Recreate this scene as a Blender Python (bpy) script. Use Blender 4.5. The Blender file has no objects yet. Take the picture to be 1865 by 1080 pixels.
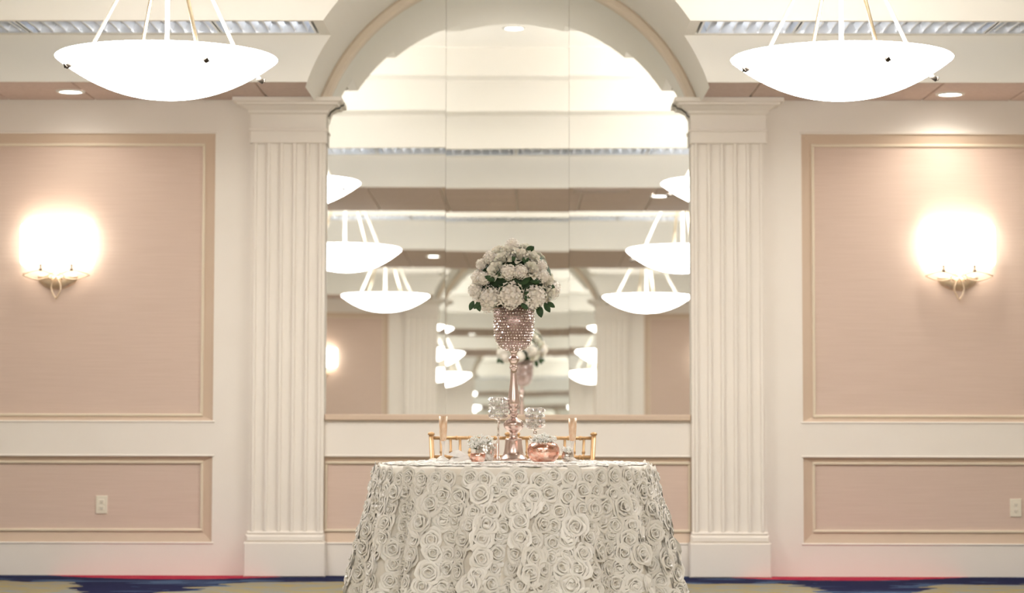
import bpy, math, random
from mathutils import Matrix, Vector
random.seed(7)
PI = math.pi
scn = bpy.context.scene
col = scn.collection

# ------------------------------------------------------------------ camera, world, exposure
# X runs along the mirrored wall (0 = axis of the arch), the wall face is Y = 0, the room is -Y.
F_PX, PP_Y, HOR, VPX = 4200.0, 477.0, 748.0, 957.0
CAM = (.107, -14.11, 1.003)
pit, yaw, rol = math.atan((HOR - PP_Y) / F_PX), math.atan((VPX - 932.5) / F_PX), math.radians(0.1)
fw = Vector((-math.sin(yaw) * math.cos(pit), math.cos(yaw) * math.cos(pit), math.sin(pit)))
rt = Vector((math.cos(yaw), math.sin(yaw), 0)); up = rt.cross(fw)
rt, up = rt * math.cos(rol) + up * math.sin(rol), up * math.cos(rol) - rt * math.sin(rol)
cd = bpy.data.cameras.new('camera'); cam = bpy.data.objects.new('camera', cd); col.objects.link(cam)
cam.matrix_world = Matrix(((rt.x, up.x, -fw.x, CAM[0]), (rt.y, up.y, -fw.y, CAM[1]), (rt.z, up.z, -fw.z, CAM[2]), (0, 0, 0, 1)))
cd.sensor_width = 36; cd.lens = F_PX / 1865 * 36; cd.shift_y = (PP_Y - 540) / 1865
cd.clip_end = 200
cd.dof.use_dof = True; cd.dof.focus_distance = 10.15; cd.dof.aperture_fstop = 2.6
scn.camera = cam
w = bpy.data.worlds.new('world'); scn.world = w; w.use_nodes = True
w.node_tree.nodes['Background'].inputs[0].default_value = (1, .93, .85, 1)
w.node_tree.nodes['Background'].inputs[1].default_value = 0.02
vs = scn.view_settings
vs.view_transform = 'Standard'; vs.look = 'None'; vs.exposure = 0.70; vs.gamma = 1; vs.use_curve_mapping = False
cy = scn.cycles
cy.use_denoising = True; cy.adaptive_threshold = .03; cy.max_bounces = 9; cy.diffuse_bounces = 4; cy.glossy_bounces = 8; cy.transmission_bounces = 6; cy.transparent_max_bounces = 24
cy.caustics_reflective = True; cy.sample_clamp_indirect = 6; cy.blur_glossy = 0.5

# light levels of the lamps the room has
BOWL_E, BOWL_IN, BOWL_UP, SCONCE_E, DOWN_E = 13.0, 1.5, 11.0, 3.8, 10.0
SPOT_W = 15.0

# ------------------------------------------------------------------ materials
MAT = {}
def mat(name, colr, rough=.6, metal=0., spec=.4, noise=None, bump=None, emit=None, sheen=0., trans=0., coat=0., sub=0.):
    """noise = (scale xyz, colour2, lo, hi); bump = (scale xyz, strength, distance)"""
    m = bpy.data.materials.new(name); m.use_nodes = True; MAT[name] = m
    nt = m.node_tree; b = nt.nodes['Principled BSDF']
    b.inputs['Base Color'].default_value = (*colr, 1)
    b.inputs['Roughness'].default_value = rough; b.inputs['Metallic'].default_value = metal
    b.inputs['Specular IOR Level'].default_value = spec
    b.inputs['Sheen Weight'].default_value = sheen; b.inputs['Transmission Weight'].default_value = trans
    b.inputs['Coat Weight'].default_value = coat
    if sub:
        b.inputs['Subsurface Weight'].default_value = sub; b.inputs['Subsurface Radius'].default_value = (.02, .015, .01)
    if emit:
        b.inputs['Emission Color'].default_value = (*emit[0], 1); b.inputs['Emission Strength'].default_value = emit[1]
    def tex(scale, detail=3):
        tc = nt.nodes.new('ShaderNodeTexCoord'); mp = nt.nodes.new('ShaderNodeMapping')
        mp.inputs['Scale'].default_value = scale
        n = nt.nodes.new('ShaderNodeTexNoise'); n.inputs['Scale'].default_value = 1; n.inputs['Detail'].default_value = detail
        nt.links.new(tc.outputs['Object'], mp.inputs['Vector']); nt.links.new(mp.outputs['Vector'], n.inputs['Vector'])
        return n
    if noise:
        n = tex(noise[0]); r = nt.nodes.new('ShaderNodeValToRGB')
        r.color_ramp.elements[0].position = noise[2]; r.color_ramp.elements[1].position = noise[3]
        r.color_ramp.elements[0].color = (*colr, 1); r.color_ramp.elements[1].color = (*noise[1], 1)
        nt.links.new(n.outputs['Fac'], r.inputs['Fac']); nt.links.new(r.outputs['Color'], b.inputs['Base Color'])
    if bump:
        n = tex(bump[0], 4); bp = nt.nodes.new('ShaderNodeBump')
        bp.inputs['Strength'].default_value = bump[1]; bp.inputs['Distance'].default_value = bump[2]
        nt.links.new(n.outputs['Fac'], bp.inputs['Height']); nt.links.new(bp.outputs['Normal'], b.inputs['Normal'])
    return m

mat('cream_paint', (.86, .80, .73), .55, noise=((3, 3, 3), (.875, .82, .755), .3, .7), bump=((60, 60, 60), .05, .002))
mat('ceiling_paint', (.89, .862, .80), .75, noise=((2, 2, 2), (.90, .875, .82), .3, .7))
mat('shaded_tile', (.66, .53, .475), .85, noise=((40, 40, 40), (.62, .49, .435), .4, .6), bump=((90, 90, 90), .2, .003))  # ceiling tiles; the shade under soffits and beams is put into the brown
mat('tan_paint', (.655, .51, .39), .5, noise=((4, 4, 4), (.675, .53, .41), .3, .7))
mat('arch_paint', (.80, .69, .56), .5, noise=((4, 4, 4), (.82, .71, .59), .3, .7))
mat('bead_paint', (.78, .68, .54), .45)
mat('grasscloth', (.665, .515, .43), .8, noise=((3, 3, 160), (.70, .55, .465), .35, .65), bump=((6, 6, 260), .25, .002))
mat('outlet_plastic', (.82, .76, .64), .35)
mat('dark_slot', (.05, .045, .04), .6)
mat('mirror_glass', (.94, .955, .945), .0, 1.0, 1.0)
mat('bowl_glass', (.9, .9, .88), .3, emit=((1, .968, .935), BOWL_E))
mat('bowl_inside', (.85, .84, .80), .5, emit=((1, .965, .93), BOWL_IN))
mat('sconce_glass', (.9, .88, .82), .4, emit=((1, .95, .84), SCONCE_E))
mat('lamp_disc', (.9, .9, .9), .4, emit=((1, .97, .9), DOWN_E))
mat('brass_rod', (.80, .66, .46), .3, 1.0, noise=((20, 20, 20), (.85, .74, .56), .4, .6))
mat('cream_rod', (.86, .82, .70), .35, noise=((30, 30, 30), (.88, .85, .75), .4, .6))
mat('dark_metal', (.10, .085, .07), .4, .8)
mat('wire_gold', (.78, .62, .45), .35, .7, noise=((50, 50, 50), (.83, .69, .53), .4, .6))
mat('louvre_metal', (.88, .90, .94), .28, 1.0, noise=((9, 9, 9), (.82, .86, .92), .35, .65))
mat('louvre_white', (.84, .86, .90), .5)
mat('white_trim', (.82, .80, .76), .5)
mat('grille_metal', (.52, .42, .36), .6)
mat('satin', (.945, .915, .85), .32, spec=.7, sheen=.2, noise=((14, 14, 14), (.96, .945, .905), .3, .7))
mat('satin_base', (.89, .84, .76), .6, sheen=.3, noise=((25, 25, 25), (.88, .83, .74), .3, .7))
mat('silver_metal', (.72, .66, .61), .22, 1.0)
mat('rose_gold', (.66, .51, .465), .24, 1.0, noise=((18, 18, 8), (.75, .62, .58), .35, .65), bump=((40, 40, 14), .12, .003))
mat('copper_mercury', (.86, .47, .37), .16, 1.0, noise=((45, 45, 45), (.93, .72, .64), .45, .62), bump=((55, 55, 55), .5, .004))
mat('silver_mercury', (.80, .77, .74), .14, 1.0, noise=((60, 60, 60), (.55, .50, .47), .5, .62), bump=((60, 60, 60), .6, .004))
mat('crystal', (.88, .86, .85), .1, .7, 1.0)
mat('bowl_metal', (.42, .30, .28), .35, 1.0)
mat('rhinestone', (.86, .77, .75), .1, .85, 1.0, noise=((260, 260, 260), (.96, .92, .92), .45, .55))
mat('rose_petal', (.95, .905, .79), .55, sheen=.3, sub=.15, noise=((25, 25, 25), (.94, .905, .81), .3, .7))
mat('hydrangea_petal', (.92, .85, .77), .6, sheen=.3, sub=.1, noise=((30, 30, 30), (.93, .885, .81), .3, .7))
mat('leaf_green', (.022, .060, .018), .5, noise=((30, 30, 30), (.035, .095, .028), .35, .65))
mat('dark_foliage', (.014, .035, .014), .7, noise=((40, 40, 40), (.03, .07, .025), .35, .65))
mat('breath', (.95, .95, .92), .7, noise=((70, 70, 70), (.72, .75, .58), .58, .68))
mat('chair_gold', (.50, .30, .14), .35, .35, noise=((30, 30, 12), (.58, .37, .19), .35, .65))
mat('linen', (.88, .85, .82), .8, bump=((300, 300, 300), .1, .001))
mat('flute_gold', (.80, .54, .36), .25, .15, .6, noise=((70, 70, 30), (.90, .70, .52), .42, .62))
mat('wood_dark', (.18, .10, .06), .6)
mat('cushion', (.85, .80, .72), .8)
def thin_glass(name, tint):
    "thin clear glass: mostly let through, a little gloss at its edges"
    m = bpy.data.materials.new(name); m.use_nodes = True; MAT[name] = m; nt = m.node_tree
    b = nt.nodes['Principled BSDF']; nt.nodes.remove(b); o = nt.nodes['Material Output']
    t = nt.nodes.new('ShaderNodeBsdfTransparent'); t.inputs[0].default_value = (*tint, 1)
    g_ = nt.nodes.new('ShaderNodeBsdfGlossy'); g_.inputs['Roughness'].default_value = .03
    lw = nt.nodes.new('ShaderNodeLayerWeight'); lw.inputs['Blend'].default_value = .28
    sc_ = nt.nodes.new('ShaderNodeMath'); sc_.operation = 'MULTIPLY'; sc_.inputs[1].default_value = .6; nt.links.new(lw.outputs['Facing'], sc_.inputs[0])
    mx = nt.nodes.new('ShaderNodeMixShader')
    nt.links.new(sc_.outputs[0], mx.inputs[0]); nt.links.new(t.outputs[0], mx.inputs[1]); nt.links.new(g_.outputs[0], mx.inputs[2]); nt.links.new(mx.outputs[0], o.inputs[0])
g = mat('frosted_glass', (.93, .90, .87), .25); g.node_tree.nodes['Principled BSDF'].inputs['Alpha'].default_value = .6
thin_glass('clear_glass', (.96, .96, .95)); thin_glass('pink_glass', (.95, .88, .85))

# old float glass is never perfectly flat: a very long, very shallow ripple
def mirror_ripple():
    nt = MAT['mirror_glass'].node_tree; b = nt.nodes['Principled BSDF']
    tc = nt.nodes.new('ShaderNodeTexCoord'); mp = nt.nodes.new('ShaderNodeMapping'); mp.inputs['Scale'].default_value = (.7, .7, 1.4)
    n = nt.nodes.new('ShaderNodeTexNoise'); n.inputs['Scale'].default_value = 1; n.inputs['Detail'].default_value = 0
    bp = nt.nodes.new('ShaderNodeBump'); bp.inputs['Strength'].default_value = 1; bp.inputs['Distance'].default_value = .0016
    nt.links.new(tc.outputs['Object'], mp.inputs['Vector']); nt.links.new(mp.outputs['Vector'], n.inputs['Vector'])
    nt.links.new(n.outputs['Fac'], bp.inputs['Height']); nt.links.new(bp.outputs['Normal'], b.inputs['Normal'])
mirror_ripple()

def carpet():
    m = bpy.data.materials.new('carpet'); m.use_nodes = True; MAT['carpet'] = m
    nt = m.node_tree; b = nt.nodes['Principled BSDF']; b.inputs['Roughness'].default_value = .95
    b.inputs['Specular IOR Level'].default_value = .1
    N = nt.nodes.new; L = nt.links.new
    tc = N('ShaderNodeTexCoord')
    def noise(scale, detail, dist):
        mp = N('ShaderNodeMapping'); mp.inputs['Scale'].default_value = scale
        n = N('ShaderNodeTexNoise'); n.inputs['Scale'].default_value = 1; n.inputs['Detail'].default_value = detail
        n.inputs['Distortion'].default_value = dist
        L(tc.outputs['Object'], mp.inputs['Vector']); L(mp.outputs['Vector'], n.inputs['Vector']); return n
    def math_(op, a, b_, c=None):
        n = N('ShaderNodeMath'); n.operation = op
        for i, v in enumerate((a, b_, c)):
            if v is None: continue
            if isinstance(v, (int, float)): n.inputs[i].default_value = v
            else: L(v, n.inputs[i])
        return n.outputs[0]
    def mix(f, a, c):
        n = N('ShaderNodeMix'); n.data_type = 'RGBA'; L(f, n.inputs[0])
        for i, v in ((6, a), (7, c)):
            if isinstance(v, tuple): n.inputs[i].default_value = (*v, 1)
            else: L(v, n.inputs[i])
        return n.outputs[2]
    sep = N('ShaderNodeSeparateXYZ'); L(tc.outputs['Object'], sep.inputs[0])
    ax = math_('ABSOLUTE', sep.outputs[0], 0)
    big = noise((.55, .9, 1), 2, 1.4).outputs['Fac']
    mid = noise((1.6, 5.0, 1), 3, 1.0).outputs['Fac']
    fine = noise((6, 26, 1), 4, .6).outputs['Fac']
    # woven border: navy with a red flame running along the wall, widest near the pilasters
    yy = math_('MULTIPLY', sep.outputs[1], -1)
    lens = math_('SUBTRACT', 1.0, math_('POWER', math_('DIVIDE', math_('SUBTRACT', ax, 2.0), 0.85), 2.0))
    redw = math_('MULTIPLY', math_('MAXIMUM', lens, 0.0), .36)
    red = math_('LESS_THAN', math_('ADD', yy, math_('MULTIPLY', fine, .08)), redw)
    dx_ = math_('DIVIDE', math_('SUBTRACT', math_('ADD', ax, math_('MULTIPLY', math_('SUBTRACT', mid, .5), .5)), 2.08), .26)
    dip = math_('MULTIPLY', math_('DIVIDE', 1.0, math_('ADD', 1.0, math_('POWER', dx_, 4.0))), 1.6)
    navyw = math_('ADD', math_('ADD', math_('MULTIPLY', big, .55), math_('MULTIPLY', mid, .45)), dip)
    field = math_('GREATER_THAN', yy, math_('ADD', navyw, .02))
    r = N('ShaderNodeValToRGB'); L(fine, r.inputs['Fac'])
    e = r.color_ramp.elements
    e[0].position = .35; e[0].color = (.20, .26, .33, 1); e[1].position = .62; e[1].color = (.36, .28, .11, 1)
    k = e.new(.48); k.color = (.30, .265, .18, 1)
    navy = mix(math_('GREATER_THAN', mid, .60), (.012, .016, .06), (.06, .10, .19))
    redc = mix(math_('GREATER_THAN', fine, .55), (.43, .022, .065), (.52, .07, .09))
    c = mix(red, mix(field, navy, r.outputs['Color']), redc)
    L(c, b.inputs['Base Color'])
    n2 = noise((350, 350, 350), 1, 0); bp = N('ShaderNodeBump'); bp.inputs['Strength'].default_value = .3; bp.inputs['Distance'].default_value = .004
    L(n2.outputs['Fac'], bp.inputs['Height']); L(bp.outputs['Normal'], b.inputs['Normal'])
carpet()

# ------------------------------------------------------------------ mesh helpers
class MB:
    def __init__(s): s.v = []; s.f = []; s.sm = []
    def add(s, vs_, fs_, smooth=False):
        o = len(s.v); s.v += [tuple(p) for p in vs_]; s.f += [tuple(i + o for i in f) for f in fs_]; s.sm += [smooth] * len(fs_); return s
    def box(s, x0, x1, y0, y1, z0, z1):
        return s.add([(x0, y0, z0), (x1, y0, z0), (x1, y1, z0), (x0, y1, z0), (x0, y0, z1), (x1, y0, z1), (x1, y1, z1), (x0, y1, z1)],
                     [(3, 2, 1, 0), (4, 5, 6, 7), (0, 1, 5, 4), (1, 2, 6, 5), (2, 3, 7, 6), (3, 0, 4, 7)])
    def bevbox(s, x0, x1, y0, y1, z0, z1, b):
        "box whose -Y face is chamfered by b"
        return s.add([(x0, y1, z0), (x1, y1, z0), (x1, y1, z1), (x0, y1, z1), (x0, y0 + b, z0), (x1, y0 + b, z0), (x1, y0 + b, z1), (x0, y0 + b, z1),
                      (x0 + b, y0, z0 + b), (x1 - b, y0, z0 + b), (x1 - b, y0, z1 - b), (x0 + b, y0, z1 - b)],
                     [(3, 2, 1, 0), (0, 1, 5, 4), (1, 2, 6, 5), (2, 3, 7, 6), (3, 0, 4, 7), (4, 5, 9, 8), (5, 6, 10, 9), (6, 7, 11, 10), (7, 4, 8, 11), (8, 9, 10, 11)])
    def quad(s, a, b, c, d): return s.add([a, b, c, d], [(0, 1, 2, 3)])
    def tube(s, pts, rad, seg=8, closed=False, cap=True):
        pts = [Vector(p) for p in pts]; n = len(pts)
        if not hasattr(rad, '__len__'): rad = [rad] * n
        def tan(i):
            a = pts[(i - 1) % n] if (closed or i > 0) else pts[0]; b = pts[(i + 1) % n] if (closed or i < n - 1) else pts[-1]
            return (b - a).normalized()
        t0 = tan(0); nrm = t0.orthogonal().normalized(); vs_ = []
        for i in range(n):
            t = tan(i); nrm = (nrm - t * nrm.dot(t)); nrm = nrm.normalized() if nrm.length > 1e-6 else t.orthogonal().normalized()
            bi = t.cross(nrm)
            for k in range(seg):
                a = 2 * PI * k / seg; vs_.append(pts[i] + (nrm * math.cos(a) + bi * math.sin(a)) * rad[i])
        fs = []
        for i in range(n if closed else n - 1):
            j = (i + 1) % n
            for k in range(seg): fs.append((i * seg + k, i * seg + (k + 1) % seg, j * seg + (k + 1) % seg, j * seg + k))
        if cap and not closed:
            fs.append(tuple(reversed(range(seg)))); fs.append(tuple((n - 1) * seg + k for k in range(seg)))
        return s.add(vs_, fs, True)
    def lathe(s, prof, c=(0, 0, 0), seg=32, smooth=True, ang=2 * PI, a0=0.):
        full = abs(ang - 2 * PI) < 1e-6; m = seg if full else seg + 1; vs_ = []
        for r, z in prof:
            for k in range(m):
                a = a0 + ang * k / seg; vs_.append((c[0] + r * math.cos(a), c[1] + r * math.sin(a), c[2] + z))
        fs = []
        for i in range(len(prof) - 1):
            for k in range(seg):
                k2 = (k + 1) % m; fs.append((i * m + k, i * m + k2, (i + 1) * m + k2, (i + 1) * m + k))
        return s.add(vs_, fs, smooth)
    def octa(s, c, r, rz=None):
        rz = rz or r; x, y, z = c
        return s.add([(x + r, y, z), (x, y + r, z), (x - r, y, z), (x, y - r, z), (x, y, z + rz), (x, y, z - rz)],
                     [(0, 1, 4), (1, 2, 4), (2, 3, 4), (3, 0, 4), (1, 0, 5), (2, 1, 5), (3, 2, 5), (0, 3, 5)])
    def gem(s, c, r, rz, rnd):
        M = Matrix.Translation(c) @ Matrix.Rotation(rnd.uniform(0, 6.28), 4, Vector((rnd.uniform(-1, 1), rnd.uniform(-1, 1), rnd.uniform(-1, 1)))) @ Matrix.Diagonal((r, r, rz, 1))
        return s.add([M @ Vector(p) for p in ((1, 0, 0), (0, 1, 0), (-1, 0, 0), (0, -1, 0), (0, 0, 1), (0, 0, -1))], [(0, 1, 4), (1, 2, 4), (2, 3, 4), (3, 0, 4), (1, 0, 5), (2, 1, 5), (3, 2, 5), (0, 3, 5)])
    def addmesh(s, vs_, fs_, M, smooth=True): return s.add([M @ Vector(p) for p in vs_], fs_, smooth)
    def mesh(s, name):
        me = bpy.data.meshes.new(name); me.from_pydata(s.v, [], s.f); me.update()
        me.polygons.foreach_set('use_smooth', s.sm); return me
    def build(s, name, m, parent=None, loc=None):
        me = s.mesh(name); me.materials.append(MAT[m])
        return place(name, me, parent, loc)
def place(name, me, parent=None, loc=None, M=None):
    o = bpy.data.objects.new(name, me); col.objects.link(o)
    if parent: o.parent = parent
    if M is not None: o.matrix_local = M
    elif loc: o.location = loc
    return o
def tag(o, label=None, cat=None, group=None, kind=None):
    for k, v in (('label', label), ('category', cat), ('group', group), ('kind', kind)):
        if v: o[k] = v
    return o
def empty(name, loc, label, cat, group=None):
    o = bpy.data.objects.new(name, None); col.objects.link(o); o.location = loc; o.empty_display_size = .1
    return tag(o, label, cat, group)
def copy_tree(o, parent=None, M=None, name=None):
    c = o.copy(); col.objects.link(c)
    if name: c.name = name
    c.parent = parent
    if M is not None: c.matrix_world = M
    for ch in list(o.children): copy_tree(ch, c)
    return c

W = 18.0                      # room depth
XW = 5.4                      # half width
BACK = Matrix.Translation((0, -W, 0)) @ Matrix.Rotation(PI, 4, 'Z')
def flip(o, name=None): return copy_tree(o, None, BACK @ o.matrix_basis, name)

# ceiling levels and the plan offsets of the steps from the edge of a tray
Z0, Z1, Z2, Z3, Z4 = 2.91, 3.184, 3.45, 3.68, 3.9
STEP = (.51, .76, 1.0)
SOF = .80
VR, VZ = 1.235, 2.50          # barrel vault over the mirror
def arcx(z): return math.sqrt(max(VR * VR - (z - VZ) ** 2, 0))

# ------------------------------------------------------------------ floor, side walls
fl = MB().box(-XW, XW, -W, .06, -.1, 0).build('floor', 'carpet'); tag(fl, 'patterned hall carpet in navy, red, gold and slate blue', 'carpet', kind='structure')
for s, nm in ((-1, 'wall_left'), (1, 'wall_right')):
    o = MB().box(min(s * XW, s * (XW + .15)), max(s * XW, s * (XW + .15)), -W - .1, .1, 0, 4.1).build(nm, 'cream_paint')
    tag(o, 'plain cream painted wall at the ' + ('left' if s < 0 else 'right') + ' end of the hall', 'wall', kind='structure')
    b = MB().box(min(s * XW, s * (XW - .02)), max(s * XW, s * (XW - .02)), -W + .07, -.07, 0, .2).build('baseboard_' + nm[5:], 'cream_paint')
    tag(b, 'tall cream baseboard along the ' + nm[5:] + ' wall', 'baseboard', kind='structure')

# ------------------------------------------------------------------ mirrored wall (built at Y=0, copied for the opposite wall)
PX0, PX1 = 1.802, 3.725
UP = (.939, 2.704); LO = (.201, .721); CX = 1.13
wf = MB()
for s in (-1, 1):
    def bx(a, b_, z0, z1): wf.box(min(s * a, s * b_), max(s * a, s * b_), 0, .06, z0, z1)
    bx(CX, PX0, 0, 4.05); bx(PX1, XW, 0, 4.05)
    bx(PX0, PX1, 0, LO[0]); bx(PX0, PX1, LO[1], UP[0]); bx(PX0, PX1, UP[1], 4.05)
wf.box(-CX, CX, 0, .06, 0, LO[0]); wf.box(-CX, CX, 0, .06, LO[1], .95)
wf.box(-XW, XW, .06, .1, 0, 4.05)                      # backing
wall = wf.build('wall_front', 'cream_paint')
tag(wall, 'cream panelled wall with the big arched mirror at its middle', 'wall', kind='structure')
def panel(x0, x1, z0, z1, bw, bwt):
    """recessed panel: tan moulding ring sloping inwards, cream bead, grasscloth insert"""
    i0, i1, j0, j1 = x0 + bw, x1 - bw, z0 + bwt[0], z1 - bwt[1]
    m = MB()
    o_ = [(x0, .012, z0), (x1, .012, z0), (x1, .012, z1), (x0, .012, z1)]; i_ = [(i0, .03, j0), (i1, .03, j0), (i1, .03, j1), (i0, .03, j1)]
    l_ = [(x0, .0, z0), (x1, .0, z0), (x1, .0, z1), (x0, .0, z1)]
    m.add(o_ + i_, [(k, (k + 1) % 4, 4 + (k + 1) % 4, 4 + k) for k in range(4)])
    m.build('panel_moulding', 'tan_paint', wall)
    b = MB(); t = .009
    for (a0, a1, b0, b1) in ((i0 - t, i1 + t, j0 - t, j0 + t), (i0 - t, i1 + t, j1 - t, j1 + t), (i0 - t, i0 + t, j0 + t, j1 - t), (i1 - t, i1 + t, j0 + t, j1 - t)):
        b.bevbox(a0, a1, .014, .034, b0, b1, .005)
    b.build('panel_bead', 'bead_paint', wall)
    MB().box(i0, i1, .03, .05, j0, j1).build('panel_insert', 'grasscloth', wall)
    lp = MB()                                               # thin cream lip around the recess
    lp.bevbox(x0 - .012, x1 + .012, -.006, .01, z0 - .012, z0 + .001, .004)
    lp.bevbox(x0 - .012, x1 + .012, -.006, .01, z1 - .001, z1 + .012, .004)
    lp.build('panel_lip', 'cream_paint', wall)
for s in (-1, 1):
    a, b_ = sorted((s * PX0, s * PX1))
    panel(a, b_, UP[0], UP[1], .072, (.034, .068)); panel(a, b_, LO[0], LO[1], .066, (.072, .036))
panel(-CX, CX, LO[0], LO[1], .02, (.072, .036))

# pilasters
def pilaster(s, name):
    c = 1.347 * s
    root = MB().box(c - .228, c + .228, -.062, .0, .2, 2.7).build(name, 'cream_paint')
    hw = .226; fl_ = .056; ridge = (2 * hw - .03 - 5 * fl_) / 6
    m = MB(); x = c - hw + .015                         # raised ridges between five flutes
    for k in range(6):
        m.bevbox(x, x + ridge, -.082, -.06, .268, 2.64, .006); x += ridge + fl_
    m.build('fluting', 'cream_paint', root)
    MB().bevbox(c - .246, c + .246, -.12, .0, 0, .207, .006).build('plinth', 'cream_paint', root)
    m = MB().bevbox(c - .238, c + .238, -.10, .0, .207, .252, .012); m.bevbox(c - .232, c + .232, -.085, 0, .252, .272, .008); m.build('base_moulding', 'cream_paint', root)
    m = MB().bevbox(c - .234, c + .234, -.092, .0, 2.634, 2.712, .005); m.bevbox(c - .240, c + .240, -.102, 0, 2.706, 2.722, .004); m.build('neck_band', 'cream_paint', root)
    MB().box(c - .230, c + .230, -.075, .0, 2.71, 2.83).build('frieze', 'cream_paint', root)
    m = MB(); prof = [(.0, 2.812), (.012, 2.822), (.016, 2.836), (.05, 2.862), (.075, 2.866), (.078, 2.878), (.10, 2.884), (.10, 2.908)]
    rings = []
    for e_, z in prof:
        h = .232 + e_; y = -.08 - e_
        rings.append([(c - h, 0, z), (c - h, y, z), (c + h, y, z), (c + h, 0, z)])
    vs_ = [p for r in rings for p in r]; fs = []
    for i in range(len(rings) - 1):
        for k in range(3): fs.append((i * 4 + k, i * 4 + k + 1, i * 4 + 5 + k, i * 4 + 4 + k))
    fs += [(3, 2, 1, 0), tuple(len(vs_) - 4 + k for k in range(4))]
    m.add(vs_, fs); m.build('cornice', 'cream_paint', root)
    return tag(root, 'tall cream fluted pilaster ' + ('left' if s < 0 else 'right') + ' of the arched mirror, with cornice and plinth', 'pilaster', kind='structure')
pils = [pilaster(-1, 'trim_1'), pilaster(1, 'trim_2')]

# mirror in three leaves, hung leaning back a touch
def mirror(seams, yaws, lean, label, nm='arched_mirror'):
    root = empty(nm, (0, 0, .96), label, 'mirror')
    R, zc = 1.20, VZ - .96
    for k in range(3):
        xa, xb = seams[k], seams[k + 1]; n = 24; cx = (xa + xb) / 2
        pts = [(xa - cx + .0008, 0, 0), (xb - cx - .0008, 0, 0)]
        for i in range(n + 1):
            x = xb - .0008 - (xb - xa - .0016) * i / n; pts.append((x - cx, 0, zc + math.sqrt(R * R - x * x)))
        N_ = len(pts); m = MB()
        m.add(pts + [(p[0], .006, p[2]) for p in pts], [tuple(range(N_)), tuple(reversed(range(N_, 2 * N_)))] + [(i, i + N_, (i + 1) % N_ + N_, (i + 1) % N_) for i in range(N_)])
        o = m.build('mirror_leaf', 'mirror_glass', root, (cx, .016, .0))
        o.rotation_euler = (-lean[k], 0, yaws[k])
    m = MB(); R0, R1, n = VR - .058, VR, 48              # tan moulding of the arch, a half-round band
    a0 = math.asin((2.885 - VZ) / VR)
    prof = [(R0, .046), (R0, -.012), (R0 + .014, -.024), (R1 - .014, -.024), (R1 + .004, -.010), (R1 + .004, .01)]
    vs_ = []
    for i in range(n + 1):
        a = a0 + (PI - 2 * a0) * i / n
        vs_ += [(r * math.cos(a), y, VZ - .96 + r * math.sin(a)) for r, y in prof]
    P = len(prof); m.add(vs_, [(i * P + k, i * P + k + 1, (i + 1) * P + k + 1, (i + 1) * P + k) for i in range(n) for k in range(P - 1)])
    m.build('arch_moulding', 'arch_paint', root)
    m = MB().bevbox(-1.118, 1.118, -.03, .012, -.018, .020, .006); m.build('sill_moulding', 'tan_paint', root)
    return root
mirror((-1.128, -.385, .375, 1.128), (.0, -.003, .001), (.0086, .0094, .0088), 'tall arched wall mirror in three leaves between the fluted pilasters behind the table')

# outlets
def outlet(x, z, label):
    root = empty('wall_outlet', (x, .03, z), label, 'outlet', 'wall outlets in the lower panels')
    MB().bevbox(-.035, .035, -.008, 0, -.055, .055, .003).build('cover_plate', 'outlet_plastic', root)
    for dz in (-.02, .02):
        o = MB().bevbox(-.016, .016, -.0105, -.007, dz - .013, dz + .013, .002).build('receptacle', 'outlet_plastic', root)
        m = MB()
        for dx in (-.006, .006): m.box(dx - .001, dx + .001, -.0108, -.0104, dz - .004, dz + .005)
        m.box(-.002, .002, -.0108, -.0104, dz - .010, dz - .006); m.build('slot', 'dark_slot', o)
    MB().lathe([(0, -.0), (.003, 0)], seg=8).build('screw', 'white_trim', root).matrix_local = Matrix.Translation((0, -.009, 0)) @ Matrix.Rotation(PI / 2, 4, 'X')
outlet(-2.479, .426, 'cream wall outlet low in the panel beside the left pilaster')
outlet(3.097, .418, 'cream wall outlet low in the panel beside the right pilaster')

# ------------------------------------------------------------------ ceiling: trays, beams, coves, vaults
ce = MB().box(-XW, XW, -W, .05, Z4, Z4 + .1).build('ceiling', 'ceiling_paint')
tag(ce, 'cream stepped tray ceiling with broad beams across the hall', 'ceiling', kind='structure')
SLOT = (.05, .47)          # louvre slot inside the first step
def steps(m, y, d, x0, x1):
    """one side of a tray: faces from Y=y stepping up in direction d (+1/-1 along Y); x0(z) is the inner X limit"""
    zs = (Z0, Z1, Z2, Z3, Z4); off = (0,) + STEP
    for k in range(4):
        Y = y + d * off[k]; n = 10
        for i in range(n):                                   # risers, following the vault outline
            za, zb = zs[k] + (zs[k + 1] - zs[k]) * i / n, zs[k] + (zs[k + 1] - zs[k]) * (i + 1) / n
            m.quad((x0(za), Y, za), (x1, Y, za), (x1, Y, zb), (x0(zb), Y, zb))
    for k in range(3):
        Ya, Yb, z = y + d * off[k], y + d * off[k + 1], zs[k + 1]; xa = x0(z)
        if k == 0:
            sa, sb = y + d * SLOT[0], y + d * SLOT[1]; e = xa + (.06 if x1 > 0 else -.06) if abs(xa) < XW - .1 else xa
            m.quad((xa, Ya, z), (x1, Ya, z), (x1, sa, z), (xa, sa, z)); m.quad((xa, sb, z), (x1, sb, z), (x1, Yb, z), (xa, Yb, z))
            if e != xa: m.quad((xa, sa, z), (e, sa, z), (e, sb, z), (xa, sb, z))
            m.quad((e, sa, z), (x1, sa, z), (x1, sa, z + .1), (e, sa, z + .1)); m.quad((e, sb, z), (x1, sb, z), (x1, sb, z + .1), (e, sb, z + .1))
            m.quad((e, sa, z + .1), (x1, sa, z + .1), (x1, sb, z + .1), (e, sb, z + .1)); m.quad((e, sa, z), (e, sb, z), (e, sb, z + .1), (e, sa, z + .1))
        else: m.quad((xa, Ya, z), (x1, Ya, z), (x1, Yb, z), (xa, Yb, z))
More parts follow.
